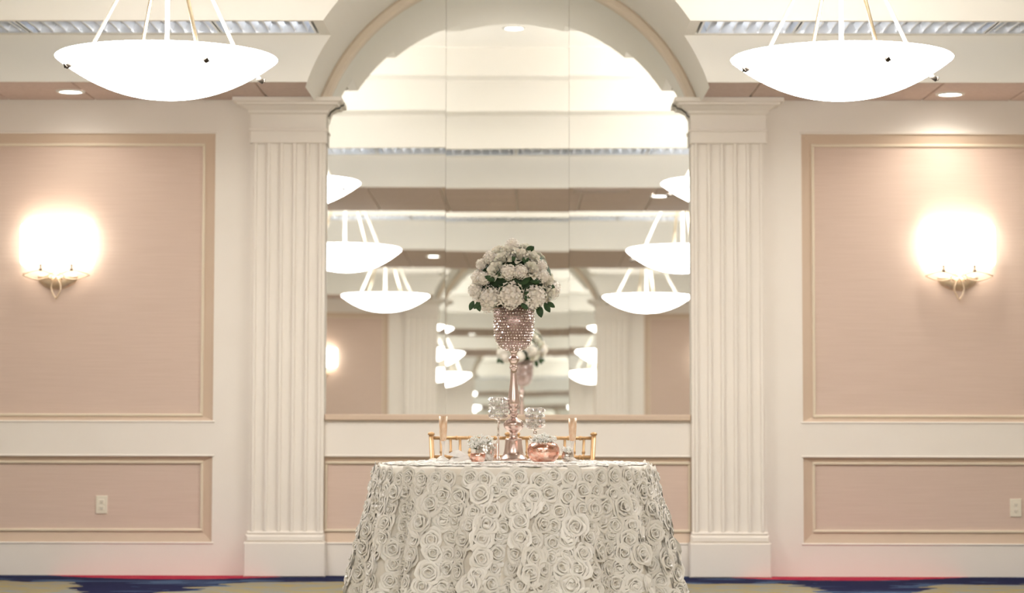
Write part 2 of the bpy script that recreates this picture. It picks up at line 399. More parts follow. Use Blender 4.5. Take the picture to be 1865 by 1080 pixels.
def tile(parent, x0, x1, y0, y1):
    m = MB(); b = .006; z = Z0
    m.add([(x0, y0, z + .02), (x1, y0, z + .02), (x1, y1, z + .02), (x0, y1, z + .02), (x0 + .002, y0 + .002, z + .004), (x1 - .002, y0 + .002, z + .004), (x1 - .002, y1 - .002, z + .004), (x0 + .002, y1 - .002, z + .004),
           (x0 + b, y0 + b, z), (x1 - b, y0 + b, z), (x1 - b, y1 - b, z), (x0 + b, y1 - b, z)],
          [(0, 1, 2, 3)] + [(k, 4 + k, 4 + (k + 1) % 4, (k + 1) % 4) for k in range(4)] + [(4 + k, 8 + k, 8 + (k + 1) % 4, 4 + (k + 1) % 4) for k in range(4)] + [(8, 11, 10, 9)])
    return m.build('ceiling_tile', 'shaded_tile', parent)
def cove():
    m = MB()
    for s in (-1, 1): steps(m, -SOF, -1, lambda z, s=s: s * arcx(z), s * XW)
    for s in (-1, 1):
        a, b_ = sorted((s * arcx(Z0), s * XW)); m.quad((a, 0, Z0 + .012), (b_, 0, Z0 + .012), (b_, -SOF, Z0 + .012), (a, -SOF, Z0 + .012))
        m.box(a, b_, -SOF + .001, -SOF + .03, Z0 + .001, Z0 + .011)
    root = m.build('cove', 'ceiling_paint', ce)
    for s in (-1, 1):
        x = arcx(Z0) + .012
        while x < XW - .05:
            x2 = min(x + (.30 if x < 1.3 else .535), XW); a, b_ = sorted((s * x, s * (x2 - .006)))
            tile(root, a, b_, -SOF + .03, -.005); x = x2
    v = MB(); front = lambda z: SOF if z < Z1 else SOF + STEP[0] if z < Z2 else SOF + STEP[1] if z < Z3 else SOF + STEP[2]
    angs = [math.asin((z - VZ) / VR) for z in (Z0 - .03, Z1, Z2, Z3)] + [PI / 2]; fr = (SOF, SOF + STEP[0], SOF + STEP[1], SOF + STEP[2])
    for s in (-1, 1):
        for k in range(4):
            n = 8
            for i in range(n):
                a, b_ = (angs[k] + (angs[k + 1] - angs[k]) * j / n for j in (i, i + 1))
                pa, pb = (s * VR * math.cos(a), VZ + VR * math.sin(a)), (s * VR * math.cos(b_), VZ + VR * math.sin(b_))
                v.add([(pa[0], 0, pa[1]), (pa[0], -fr[k], pa[1]), (pb[0], -fr[k], pb[1]), (pb[0], 0, pb[1])], [(0, 1, 2, 3)], True)
    v.build('vault', 'ceiling_paint', root)
    return root
cv = cove(); flip_cv = copy_tree(cv, ce); flip_cv.matrix_local = BACK
BEAMS = ((-4.72, -6.7), (-10.4, -12.55))
for ya, yb in BEAMS:
    m = MB()
    steps(m, ya, 1, lambda z: -XW, XW); steps(m, yb, -1, lambda z: -XW, XW)
    m.quad((-XW, ya, Z0 + .012), (XW, ya, Z0 + .012), (XW, yb, Z0 + .012), (-XW, yb, Z0 + .012))
    m.box(-XW, XW, ya - .03, ya - .001, Z0 + .001, Z0 + .011); m.box(-XW, XW, yb + .001, yb + .03, Z0 + .001, Z0 + .011)
    root = m.build('beam', 'ceiling_paint', ce)
    k = int(round((ya - yb - .06) / .58)); d = (ya - yb - .06) / k
    for r in range(k):
        for c in range(18):
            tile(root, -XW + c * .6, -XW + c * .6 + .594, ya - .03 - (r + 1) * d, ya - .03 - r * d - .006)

# louvres let into the first step of the trays
BL = MB(); n = 6                                      # one blade: a thin plate with a parabolic cross-section
pr = [(-.016, .05), (-.008, .03), (-.0035, .012), (0, .0), (.0035, .012), (.008, .03), (.016, .05)]
BL.add([(x, -.2, z) for x, z in pr] + [(x, .2, z) for x, z in pr], [(i, i + 1, i + 8, i + 7) for i in range(6)], True)
blade_me = BL.mesh('blade'); blade_me.materials.append(MAT['louvre_metal'])
hous = {}
def louvre(x0, x1, yc, label, group):
    root = empty('ceiling_louvre', ((x0 + x1) / 2, yc, Z1 + .003), label, 'louvre', group)
    L_ = round(x1 - x0 - .01, 3)
    if L_ not in hous:
        m = MB(); h = L_ / 2
        m.box(-h, h, -.205, -.197, 0, .09); m.box(-h, h, .197, .205, 0, .09); m.box(-h, -h + .012, -.197, .197, 0, .09); m.box(h - .012, h, -.197, .197, 0, .09)
        fr = m.mesh('frame'); fr.materials.append(MAT['louvre_metal'])
        m = MB().box(-h, h, -.197, .197, .085, .09); bk = m.mesh('back_plate'); bk.materials.append(MAT['louvre_white']); hous[L_] = (fr, bk)
    place('frame', hous[L_][0], root); place('back_plate', hous[L_][1], root)
    n = int(round((L_ - .024) / .074))
    for i in range(n): place('blade', blade_me, root, (-L_ / 2 + .012 + (L_ - .024) * (i + .5) / n, 0, .004))
YC = SOF + (SLOT[0] + SLOT[1]) / 2; SC = (SLOT[0] + SLOT[1]) / 2
g = 'ceiling louvres above the mirrored wall'
for s in (-1, 1):
    a, b_ = sorted((s * 1.10, s * 1.66)); louvre(a, b_, -YC, 'short silvery ceiling louvre ending at the vault, ' + ('left' if s < 0 else 'right') + ' of the mirror', g)
    for k in range(2):
        a, b_ = sorted((s * (1.66 + k * 1.105), s * (1.66 + (k + 1) * 1.105)))
        louvre(a, b_, -YC, 'long silvery ceiling louvre %s the short one %s of the vault' % (('joined to', 'second along from')[k], 'left' if s < 0 else 'right'), g)
for yy, lb in ((BEAMS[0][0] + SC, 'silvery louvre along the first ceiling beam, seen in the mirror'), (BEAMS[1][0] + SC, 'silvery louvre along the second ceiling beam, seen in the mirror')):
    for k in range(4): louvre(-2.21 + k * 1.105, -2.21 + (k + 1) * 1.105, yy, lb, lb)

# air grille in the first beam
gr = empty('air_grille', (.75, -4.93, Z0), 'brown air grille in the underside of the first beam, seen in the mirror', 'air vent')
m = MB(); m.box(-.23, .23, -.13, -.11, -.012, 0); m.box(-.23, .23, .11, .13, -.012, 0); m.box(-.23, -.21, -.11, .11, -.012, 0); m.box(.21, .23, -.11, .11, -.012, 0); m.build('frame', 'grille_metal', gr)
MB().box(-.21, .21, -.11, .11, -.002, 0).build('backing', 'dark_slot', gr)
for k in range(9): MB().box(-.21, .21, -.10 + k * .024, -.088 + k * .024, -.010, -.004).build('slat', 'grille_metal', gr)

# ------------------------------------------------------------------ downlights
def downlight(x, y, z, label, watts, tilt=0., group='recessed downlights'):
    root = empty('downlight', (x, y, z), label, 'downlight', group)
    MB().lathe([(.066, -.002), (.070, -.010), (.084, -.008), (.088, 0)], seg=32).build('trim_ring', 'white_trim', root)
    MB().lathe([(.0, -.004), (.068, -.004)], seg=32).build('lens', 'lamp_disc', root)
    if watts:
        ld = bpy.data.lights.new('downlight_lamp', 'SPOT'); ld.energy = watts; ld.color = (1, .93, .82); ld.spot_size = math.radians(155); ld.spot_blend = .9; ld.shadow_soft_size = .05
        lo = bpy.data.objects.new('downlight_lamp', ld); col.objects.link(lo); lo.parent = root; lo.location = (0, 0, -.03); lo.rotation_euler = (tilt, 0, 0); lo['kind'] = 'helper'
downlight(-2.62, -.40, Z0, 'round recessed downlight in the soffit above the left wall panel', SPOT_W * .45)
downlight(2.66, -.32, Z0, 'round recessed downlight in the soffit above the right wall panel', SPOT_W)
downlight(0, -2.85, Z4, 'round downlight at the middle of the first ceiling tray, seen in the mirror', SPOT_W)
downlight(1.255, -5.35, Z0, 'round downlight under the first ceiling beam, seen in the mirror', SPOT_W * .3)
downlight(-.915, -11.1, Z0, 'round downlight under the second ceiling beam, seen in the mirror', SPOT_W * .3)

# ------------------------------------------------------------------ pendants
def pendant():
    root = empty('bowl_pendant', (0, 0, 0), '', 'pendant lamp'); R = .540; D = .195
    out = [(R * t, -D * (1 - t ** 2.15)) for t in [i / 22 for i in range(23)]]
    prof = out + [(R + .004, .006), (R - .004, .012), (R - .014, .006)] + [(r * .965, z * .96 + .012) for r, z in reversed(out[:-1])]
    n_out = len(out) + 1
    gb = MB().lathe(prof[:n_out + 1], seg=64).build('glass_bowl', 'bowl_glass', root)
    MB().lathe(prof[n_out:], seg=64).build('inner_face', 'bowl_inside', gb)
    hub = .69
    for k in range(4):
        a = math.radians(30) + k * PI / 2; c, s = math.cos(a), math.sin(a)
        MB().tube([(c * .43, s * .43, -.05), (c * .05, s * .05, hub)], .0095, 8).build('rod', 'brass_rod' if k % 2 else 'cream_rod', root)
        m = MB().tube([(c * .485, s * .485, -.055), (c * .515, s * .515, -.075)], [.013, .011], 8)
        m.tube([(c * .515 - s * .014, s * .515 + c * .014, -.077), (c * .524, s * .524, -.060), (c * .515 + s * .014, s * .515 - c * .014, -.077)], .004, 6)
        m.build('bolt', 'dark_metal', root)
    MB().tube([(0, 0, -.06), (0, 0, 1.16)], .011, 10).build('stem', 'cream_rod', root)
    MB().lathe([(0, hub - .03), (.05, hub - .028), (.064, hub), (.05, hub + .035), (.014, hub + .06)], seg=24).build('hub', 'brass_rod', root)
    MB().lathe([(.012, 1.10), (.05, 1.115), (.075, 1.14), (.08, 1.160), (0, 1.160)], seg=24).build('ceiling_rose', 'brass_rod', root)
    for k in range(3):
        a = .5 + k * 2 * PI / 3
        MB().lathe([(0, .045), (.016, .05), (.028, .07), (.03, .09), (.02, .115), (0, .125)], (.16 * math.cos(a), .16 * math.sin(a), -.16), 12).build('bulb', 'lamp_disc', root)
    return root
pend0 = pendant()
up_ld = bpy.data.lights.new('pendant_uplight', 'AREA'); up_ld.shape = 'DISK'; up_ld.size = .62; up_ld.energy = BOWL_UP; up_ld.color = (1, .968, .94)
first = True
for wd, lb in ((2.85, 'glowing white glass bowl pendant hanging in front of the mirrored wall'), (8.4, 'glowing white bowl pendant between the ceiling beams, mirrored'), (14.85, 'glowing white bowl pendant beyond the second beam, mirrored')):
    for s in (-1, 1):
        o = pend0 if first else copy_tree(pend0); first = False
        o.location = (s * 1.66, -wd, 2.725); o.rotation_euler.z = (.0 if s < 0 else math.radians(-13))
        tag(o, lb + (' by the left pilaster' if s < 0 else ' by the right pilaster'), 'pendant lamp', {2.85: 'pendants in the first tray', 8.4: 'pendants in the second tray', 14.85: 'pendants in the third tray'}[wd])
        l = bpy.data.objects.new('pendant_uplight', up_ld); col.objects.link(l); l.parent = o; l.location = (0, 0, .0); l.rotation_euler = (PI, 0, 0); l['kind'] = 'helper'

# ------------------------------------------------------------------ sconces
def leaf_loop(cx, cz, a, b, y, tilt=0., n=28):
    "closed pointed (vesica) wire loop in the XZ plane"
    pts = []
    for i in range(n):
        t = 2 * PI * i / n; u = math.cos(t); v = math.sin(t) * (1 - abs(u) ** 2.2) ** .5 * 1.0 if abs(u) < 1 else 0
        v = math.copysign((1 - abs(u) ** 1.6), math.sin(t))
        x, z = a * u, b * v; pts.append((cx + x * math.cos(tilt) - z * math.sin(tilt), y, cz + x * math.sin(tilt) + z * math.cos(tilt)))
    return pts
def sconce():
    root = empty('wall_sconce', (0, .03, 1.807), '', 'wall lamp'); m = MB()
    # frosted half-drum shade
    hw, dp, z0, z1, n = .228, .115, .085, .335, 26
    def ring(z, k): return [(hw * k * math.copysign(abs(math.cos(a)) ** .55, math.cos(a)), -.012 - dp * k * max(math.sin(a), 0) ** .7, z) for a in [PI * i / n for i in range(n + 1)]]
    zs = [(z0, .955), (z0 + .012, .985), (z0 + .03, 1), (z1 - .03, 1), (z1 - .012, .985), (z1, .955)]
    vs_ = [p for z, k in zs for p in ring(z, k)]; q = n + 1
    fs = [(i * q + k, i * q + k + 1, (i + 1) * q + k + 1, (i + 1) * q + k) for i in range(len(zs) - 1) for k in range(n)]
    m.add(vs_, fs, True); m.build('shade', 'sconce_glass', root)
    m = MB(); pts = [(.125 * math.cos(a), .085 * math.sin(a)) for a in [PI + PI * i / 24 for i in range(25)]]   # half-moon back plate
    vs_ = [(x, 0, z + .02) for x, z in pts] + [(x * .97, -.02, z * .97 + .02) for x, z in pts] + [(x * .6, -.034, z * .6 + .02) for x, z in pts] + [(0, -.036, .02)]
    fs = [(r * 25 + k, r * 25 + k + 1, (r + 1) * 25 + k + 1, (r + 1) * 25 + k) for r in range(2) for k in range(24)] + [(50 + k, 51 + k, 75) for k in range(24)]
    fs += [(0, 25, 50, 75, 74, 49, 24)]
    m.add(vs_, fs, True); m.build('back_plate', 'wire_gold', root)
    for s in (-1, 1):
        MB().tube(leaf_loop(s * .108, .022, .098, .030, -.062), .0042, 6, True).build('wire_loop', 'wire_gold', root)
        MB().tube([(s * .03, -.062, -.002), (s * .05, -.062, .016), (s * .0, -.064, .052)], .004, 6).build('diamond_wire', 'wire_gold', root)
        MB().lathe([(0, .0), (.010, .004), (.012, .012), (.006, .018), (.006, .045), (.010, .05), (.010, .055), (0, .058)], (s * .095, -.062, .045), 12).build('finial', 'dark_metal', root)
        MB().lathe([(0, -.008), (.008, -.004), (.009, .003), (0, .009)], (s * .036, -.068, .0), 10).build('knob', 'wire_gold', root)
        MB().tube([(s * .05, -.062, .016), (s * .045, -.03, .004), (s * .04, -.01, -.005)], .005, 6).build('bracket', 'wire_gold', root)
    MB().tube(leaf_loop(0, -.057, .067, .030, -.058, PI / 2), .0048, 6, True).build('drop_loop', 'wire_gold', root)
    return root
sc0 = sconce()
LB = 'glowing wall sconce with looped wire ornament on the %s grasscloth panel'
tag(sc0, LB % 'left', None, 'sconces on the mirrored wall'); sc0.location.x = -2.767
sc1 = copy_tree(sc0); sc1.location.x = 2.757; tag(sc1, LB % 'right', None, 'sconces on the mirrored wall')

# ------------------------------------------------------------------ opposite wall
wb = flip(wall, 'wall_back'); tag(wb, 'cream panelled wall opposite, seen only in the mirror', 'wall', kind='structure')
for i, p in enumerate(pils):
    o = flip(p, 'trim_%d' % (i + 3)); tag(o, 'cream fluted pilaster of the opposite wall, seen %s in the mirror' % ('right' if i else 'left'), 'pilaster', kind='structure')
m2 = mirror((-1.128, -.38, .38, 1.128), (-.003, -.003, -.003), (.012, .012, .012), 'arched mirror on the opposite wall, seen reflected behind the flowers')
m2.matrix_world = BACK @ m2.matrix_basis
for s_ in (sc0, sc1):
    o = flip(s_); tag(o, 'glowing wall sconce on the opposite wall, seen in the mirror', 'wall lamp', 'sconces on the opposite wall')

# ------------------------------------------------------------------ sweetheart table, cloth with rosettes
TX, TY, TZ = .062, -3.9, .770
tb = empty('round_table', (TX, TY, 0), 'round table hidden under the rosette cloth, in front of the mirror', 'table')
MB().lathe([(0, TZ - .03), (.60, TZ - .03), (.605, TZ - .018), (.60, TZ - .006), (0, TZ - .006)], seg=48).build('table_top', 'wood_dark', tb)
for k in range(4):
    a = PI / 4 + k * PI / 2; x, y = .36 * math.cos(a), .36 * math.sin(a)
    MB().tube([(x, y, TZ - .03), (x * 1.25, y * 1.25, 0)], .014, 8).build('leg', 'dark_metal', tb)

FN = 17
random.seed(11)
fold_ph = [random.uniform(-.35, .35) for _ in range(FN + 1)]
def fold(a):
    t = (a / (2 * PI)) % 1 * FN; k = int(t); f = t - k
    ph = fold_ph[k % FN] * (1 - f) + fold_ph[(k + 1) % FN] * f
    return math.cos(2 * PI * t + ph * 2.5)
def cloth_pt(a, s):
    """a = angle, s = 0 at the table edge .. 1 at the hem"""
    z = TZ - .012 - (TZ - .022) * s
    r = .608 + .135 * s ** 1.05 + .048 * s ** .8 * fold(a) * min(1, s * 3)
    return Vector((r * math.cos(a), r * math.sin(a), z))
cl = MB(); NA, NS = 340, 16
vs_ = [(0, 0, TZ)]; rr = [.2, .4, .56, .598]
for r in rr: vs_ += [(r * math.cos(2 * PI * k / NA), r * math.sin(2 * PI * k / NA), TZ - (.003 if r > .59 else 0)) for k in range(NA)]
for i in range(NS + 1): vs_ += [tuple(cloth_pt(2 * PI * k / NA, i / NS)) for k in range(NA)]
fs = [(0, 1 + k, 1 + (k + 1) % NA) for k in range(NA)]
for i in range(len(rr) + NS): fs += [(1 + i * NA + k, 1 + (i + 1) * NA + k, 1 + (i + 1) * NA + (k + 1) % NA, 1 + i * NA + (k + 1) % NA) for k in range(NA)]
cl.add(vs_, fs, True)
cloth = cl.build('tablecloth', 'satin_base', None, (TX, TY, 0))
tag(cloth, 'ivory floor-length tablecloth covered in ruffled satin rosettes', 'tablecloth')

def ribbon_rosette(seed):
    """a ribbon wound into a rose: upright at the heart, opening outwards; unit radius, +Z up"""
    rnd = random.Random(seed); vs_, fs = [], []; turns = 4.3 + rnd.uniform(-.4, .4); n = 64; p1, p2 = rnd.uniform(0, 6), rnd.uniform(0, 6)
    for i in range(n + 1):
        t = i / n; th = 2 * PI * turns * t + p1; r = .06 + .72 * t ** .85
        wob = 1 + .10 * math.sin(th * 1.7 + p2) + .06 * math.sin(th * 4.3)
        h = (.52 - .30 * t) * (1 + .18 * math.sin(th * 2.3 + p1)); lean = (.10 + .34 * t) * wob
        for q, (dr, dz) in enumerate(((-.03, -.05), (.18 * lean, .55 * h), (.55 * lean, .95 * h), (1.05 * lean, .80 * h))):
            R = (r + dr) * (wob if q else 1); vs_.append((R * math.cos(th), R * math.sin(th), dz))
    for i in range(n):
        for q in range(3): fs.append((i * 4 + q, i * 4 + 4 + q, i * 4 + 5 + q, i * 4 + 1 + q))
    return vs_, fs
ROS = [ribbon_rosette(k) for k in range(6)]
ros_me = []
for v_, f_ in ROS:
    me = MB().add(v_, f_, True).mesh('rosette'); me.materials.append(MAT['satin']); ros_me.append(me)
spots = []
rnd = random.Random(5)
rows = 12
for j in range(rows):
    s = (j + .60) / rows; ncol = int(2 * PI * (.61 + .14 * s) / .072)
    for k in range(ncol):
        a = 2 * PI * (k + .5 * (j % 2) + rnd.uniform(-.22, .22)) / ncol; ss = min(max(s + rnd.uniform(-.022, .022), .03), .99)
        p = cloth_pt(a, ss); e = .01
        nrm = (cloth_pt(a + e, ss) - cloth_pt(a - e, ss)).cross(cloth_pt(a, min(ss + e, 1)) - cloth_pt(a, ss - e)).normalized()
        if nrm.x * p.x + nrm.y * p.y < 0: nrm.negate()
        spots.append((p, nrm, rnd.uniform(.038, .055) if j else rnd.uniform(.034, .044), rnd.uniform(.75, 1.1), rnd.uniform(0, 6.28), rnd.randrange(6)))
camloc = Vector((CAM[0] - TX, CAM[1] - TY, CAM[2]))
def ros_mat(sp):
    p, nrm, r, h, rot, _ = sp
    return Matrix.Translation(p) @ nrm.to_track_quat('Z', 'Y').to_matrix().to_4x4() @ Matrix.Rotation(rot, 4, 'Z') @ Matrix.Diagonal((r, r, r * h, 1))
spots.sort(key=lambda q: -(q[1].dot((camloc - q[0]).normalized()) + (0 if q[0].z > .12 else -.6)))
for sp in spots[:300]: place('rosette', ros_me[sp[5]], cloth, M=ros_mat(sp))
rest = MB()
for sp in spots[300:]: rest.addmesh(*ROS[sp[5]], ros_mat(sp))
for i in range(8):                                           # flattened rosettes on the table top
    r = .04 + i * .073; n = max(6, int(2 * PI * r / .078))
    for k in range(n):
        a = 2 * PI * (k + rnd.uniform(-.2, .2)) / n; x, y = r * math.cos(a), r * math.sin(a)
        rest.addmesh(*ROS[rnd.randrange(6)], ros_mat((Vector((x, y, TZ - .002)), Vector((0, 0, 1)), rnd.uniform(.036, .046), .40, rnd.uniform(0, 6), 0)))
o = rest.build('rosettes', 'satin', cloth); o['kind'] = 'stuff'

# ------------------------------------------------------------------ chairs
def chair(cx, cy, label):
    root = empty('chiavari_chair', (cx, cy, 0), label, 'chair', 'gold bamboo chairs behind the table')
    G = 'chair_gold'
    def cane(name, pts, r, rings=(), parent=root):
        m = MB().tube(pts, r, 10); P = [Vector(p) for p in pts]
        for f in rings:
            q = P[0].lerp(P[-1], f); d = (P[-1] - P[0]).normalized()
            m.tube([q - d * .007, q - d * .003, q + d * .003, q + d * .007], [r * 1.02 if not hasattr(r, '__len__') else r[0], (r if not hasattr(r, '__len__') else r[0]) * 1.32, (r if not hasattr(r, '__len__') else r[0]) * 1.32, r * 1.02 if not hasattr(r, '__len__') else r[0]], 10)
        return m.build(name, G, parent)
    hw = .186
    for s in (-1, 1):
        cane('back_post', [(s * (hw - .02), .20, 0), (s * (hw - .018), .17, .45), (s * (hw + .004), .195, .885)], .0125, (.08, .2, .33, .47, .6, .72, .83))
        MB().lathe([(.0125, -.003), (.017, .0), (.017, .006), (.012, .012), (0, .014)], (s * (hw + .004), .195, .884), 12).build('post_cap', G, root)
        cane('front_leg', [(s * hw, -.19, 0), (s * hw, -.19, .45)], .0125, (.15, .35, .55, .75, .95))
        cane('side_stretcher', [(s * (hw - .005), -.19, .16), (s * (hw - .019), .19, .16)], .008, (.3, .7)); cane('side_stretcher', [(s * (hw - .005), -.19, .28), (s * (hw - .019), .18, .28)], .008, (.3, .7))
    xt = lambda z: hw - .018 + .022 * (z - .45) / .435
    yb = lambda z: .17 + .025 * (z - .45) / .435
    for z in (.868, .775, .52): cane('back_rail', [(-xt(z), yb(z), z), (xt(z), yb(z), z)], .0085, (.17, .33, .5, .67, .83))
    for k in range(7):
        f = (k + 1) / 8 * 2 - 1; cane('spindle', [(f * xt(.52), yb(.52), .52), (f * xt(.868), yb(.868), .868)], .0068, (.3, .62, .8))
    for z in (.16, .30): cane('front_stretcher', [(-hw, -.19, z), (hw, -.19, z)], .008, (.25, .5, .75))
    MB().box(-.2, .2, -.2, .18, .435, .46).build('seat', G, root)
    m = MB(); n = 12                                            # soft pad
    vs_ = []
    for j in range(n + 1):
        for i in range(n + 1):
            u, v = i / n * 2 - 1, j / n * 2 - 1; d = (1 - u ** 6) * (1 - v ** 6); vs_.append((u * .19, v * .185 - .01, .462 + .035 * d ** .5))
    m.add(vs_, [(j * 13 + i, j * 13 + i + 1, j * 13 + 14 + i, j * 13 + 13 + i) for j in range(n) for i in range(n)], True); m.build('cushion', 'cushion', root)
chair(-.168, -2.86, 'gold bamboo style chair whose back shows beside the white napkin')
chair(.256, -2.86, 'gold bamboo style chair whose back shows beside the copper bowl')

OZ = TZ + .013
# ------------------------------------------------------------------ tall centrepiece
VX, VY = .056, -3.9
vz = empty('footed_vase', (VX, VY, OZ), 'tall rose gold pedestal vase with rhinestone covered bowl holding the flowers', 'vase')
U = .000698
prof = [(0, 1047), (92, 1047), (93, 1040), (84, 1030), (72, 1016), (65, 1004), (60, 990), (52, 925), (54, 918), (50, 908), (30, 905), (26, 898), (24, 880), (30, 868), (46, 856), (60, 838), (65, 820), (60, 804), (46, 792), (28, 782),
        (20, 770), (22, 760), (30, 756), (30, 748), (24, 744), (26, 728), (33, 722), (34, 712), (29, 708), (31, 702), (37, 692), (39, 680), (37, 660), (31, 620), (24, 560), (19, 500), (18, 468), (26, 464), (28, 456), (22, 450), (20, 440), (24, 428), (34, 414), (36, 405), (30, 396), (22, 388), (19, 372), (26, 358), (34, 352), (0, 350)]
MB().lathe([(r * U, (1047 - v) * U) for r, v in prof], seg=40).build('stem', 'rose_gold', vz)
bp = [(0, .486), (.028, .486), (.050, .494), (.068, .510), (.079, .534), (.084, .565), (.0865, .60), (.088, .68), (.084, .68), (.082, .60), (.076, .54), (0, .51)]
bowl = MB().lathe(bp, seg=40).build('bowl', 'bowl_metal', vz)
m = MB()
outer = bp[1:8]
def along(t):
    L = [math.dist(outer[i], outer[i + 1]) for i in range(len(outer) - 1)]; d = t * sum(L)
    for i, l in enumerate(L):
        if d <= l or i == len(L) - 1: f = min(d / l, 1); return tuple(outer[i][k] * (1 - f) + outer[i + 1][k] * f for k in (0, 1))
        d -= l
NR = 18; gem_rnd = random.Random(9)
for j in range(NR):
    r, z = along((j + .5) / NR); n = max(10, int(2 * PI * r / .0122))
    for k in range(n):
        a = 2 * PI * (k + .5 * (j % 2)) / n; m.gem(((r + .001) * math.cos(a), (r + .001) * math.sin(a), z), .0056, .0056, gem_rnd)
o = m.build('rhinestones', 'rhinestone', bowl); o['kind'] = 'stuff'

# flowers
def petal(m, M, wd, ln, cup, n=4, curl=.25):
    vs_ = []
    for j in range(n + 1):
        v = j / n; hw = wd * math.sin(PI * (.12 + .80 * v)) ** .7
        for i in range(n + 1):
            u = i / n * 2 - 1; vs_.append((hw * u, -cup * (u * u) * hw * 1.2 + curl * ln * max(v - .55, 0) ** 2 * -3, ln * v))
    m.addmesh(vs_, [(j * (n + 1) + i, j * (n + 1) + i + 1, (j + 1) * (n + 1) + i + 1, (j + 1) * (n + 1) + i) for j in range(n) for i in range(n)], M)
def rose_mesh(seed):
    rnd = random.Random(seed); m = MB()
    for ring, (cnt, rad, tilt, wd, ln, z) in enumerate(((3, .05, .02, .26, .72, -.30), (4, .16, .14, .36, .78, -.32), (5, .30, .34, .46, .84, -.36), (6, .42, .62, .54, .86, -.42), (7, .46, 1.0, .58, .80, -.46))):
        for k in range(cnt):
            a = 2 * PI * k / cnt + ring * .6 + rnd.uniform(-.15, .15)
            M = Matrix.Rotation(a, 4, 'Z') @ Matrix.Translation((0, -rad, z)) @ Matrix.Rotation(tilt + rnd.uniform(-.08, .08), 4, 'X')
            petal(m, M, wd, ln, -.55, 4, .22 + .25 * ring / 4)
    m.lathe([(0, .28), (.12, .30), (.16, .1), (.2, -.3), (0, -.4)], seg=10)
    me = m.mesh('rose'); me.materials.append(MAT['rose_petal']); return me
def hyd_mesh(seed):
    rnd = random.Random(seed); m = MB(); N_ = 74
    m.lathe([(.78 * math.sin(PI * i / 8), -.78 * math.cos(PI * i / 8)) for i in range(9)], seg=14)
    for i in range(N_):
        z = 1 - 2 * (i + .5) / N_; ph = i * 2.39996; r = math.sqrt(1 - z * z)
        d = Vector((r * math.cos(ph), r * math.sin(ph), z)); p = d * rnd.uniform(.82, .98)
        Q = Matrix.Translation(p) @ (d + Vector((rnd.uniform(-.3, .3), rnd.uniform(-.3, .3), rnd.uniform(-.3, .3)))).to_track_quat('Z', 'Y').to_matrix().to_4x4() @ Matrix.Rotation(rnd.uniform(0, 6), 4, 'Z')
        for k in range(4):
            a = k * PI / 2; c, s = math.cos(a), math.sin(a); q = .22
            pts = [(0, 0, 0), (q * .55, -q * .5, .05), (q * 1.12, 0, .09), (q * .55, q * .5, .05)]
            m.add([Q @ Vector((x * c - y * s, x * s + y * c, zz)) for x, y, zz in pts], [(0, 1, 2, 3)], False)
    me = m.mesh('hydrangea'); me.materials.append(MAT['hydrangea_petal']); return me
ROSES = [rose_mesh(k) for k in range(3)]; HYD = [hyd_mesh(k) for k in range(3)]
FC = Vector((VX, VY, 1.562)); FR = (.205, .20, .20)
fa = empty('flower_arrangement', (VX, VY, OZ + .68), 'domed bouquet of ivory roses and pale hydrangeas in the tall vase', 'bouquet')
base = Vector(fa.location)
m = MB().lathe([(.168 * math.sin(PI * i / 10) ** .8, .015 - .135 * math.cos(PI * i / 10)) for i in range(11)], seg=24); m.build('foliage_core', 'dark_foliage', fa, tuple(FC - base + Vector((0, 0, .008))))
PXM = 10.21 / F_PX
def onball(px, py, push=0.):
    x = (px - 935) * PXM / FR[0]; z = (HOR - py) * PXM + CAM[2] - FC.z; zz = z / (FR[2] if z > 0 else .15)
    d = x * x + zz * zz; y = -math.sqrt(max(1 - d, 0.0)) if d < 1 else 0
    return Vector((x * FR[0], y * FR[1] + push, z))
front = [('r', 913, 470, 28), ('r', 947, 464, 28), ('r', 972, 467, 24), ('h', 932, 444, 27), ('r', 961, 449, 24), ('r', 903, 455, 24), ('h', 889, 470, 26), ('h', 873, 482, 22), ('r', 899, 494, 28), ('r', 925, 455, 26),
         ('h', 925, 499, 31), ('h', 948, 498, 28), ('r', 970, 493, 27), ('h', 990, 506, 28), ('h', 988, 486, 24), ('h', 866, 507, 28), ('h', 861, 531, 30), ('h', 889, 541, 36), ('h', 878, 510, 26), ('h', 929, 539, 46), ('h', 977, 541, 40), ('r', 1006, 539, 27), ('r', 1002, 518, 24)]
fr_ = random.Random(3)
def bloom(kind, p, rad):
    q = p.normalized() if p.length > 0 else Vector((0, 0, 1))
    M = Matrix.Translation(FC + p - base) @ q.to_track_quat('Z', 'Y').to_matrix().to_4x4() @ Matrix.Rotation(fr_.uniform(0, 6), 4, 'Z') @ Matrix.Diagonal((rad, rad, rad, 1))
    place('rose' if kind == 'r' else 'hydrangea', fr_.choice(ROSES if kind == 'r' else HYD), fa, M=M)
for k, px, py, sz in front:
    rad = sz * PXM * (.56 if k == 'r' else .55 if sz > 34 else .48); p = onball(px, py + (5 if sz > 34 else 0)); p *= (1 - .45 * rad / .2); bloom(k, p, rad)
for i in range(30):                                          # the half towards the mirror
    z = -.55 + 1.5 * (i + .5) / 30; ph = (i * 2.39996) % PI; r = math.sqrt(max(1 - z * z, .05))
    if math.sin(ph) < .25: continue
    bloom('r' if z > .1 or i % 3 == 0 else 'h', Vector((r * math.cos(ph) * .175, r * math.sin(ph) * .175, z * .165)), .036 if z > .1 else .045)
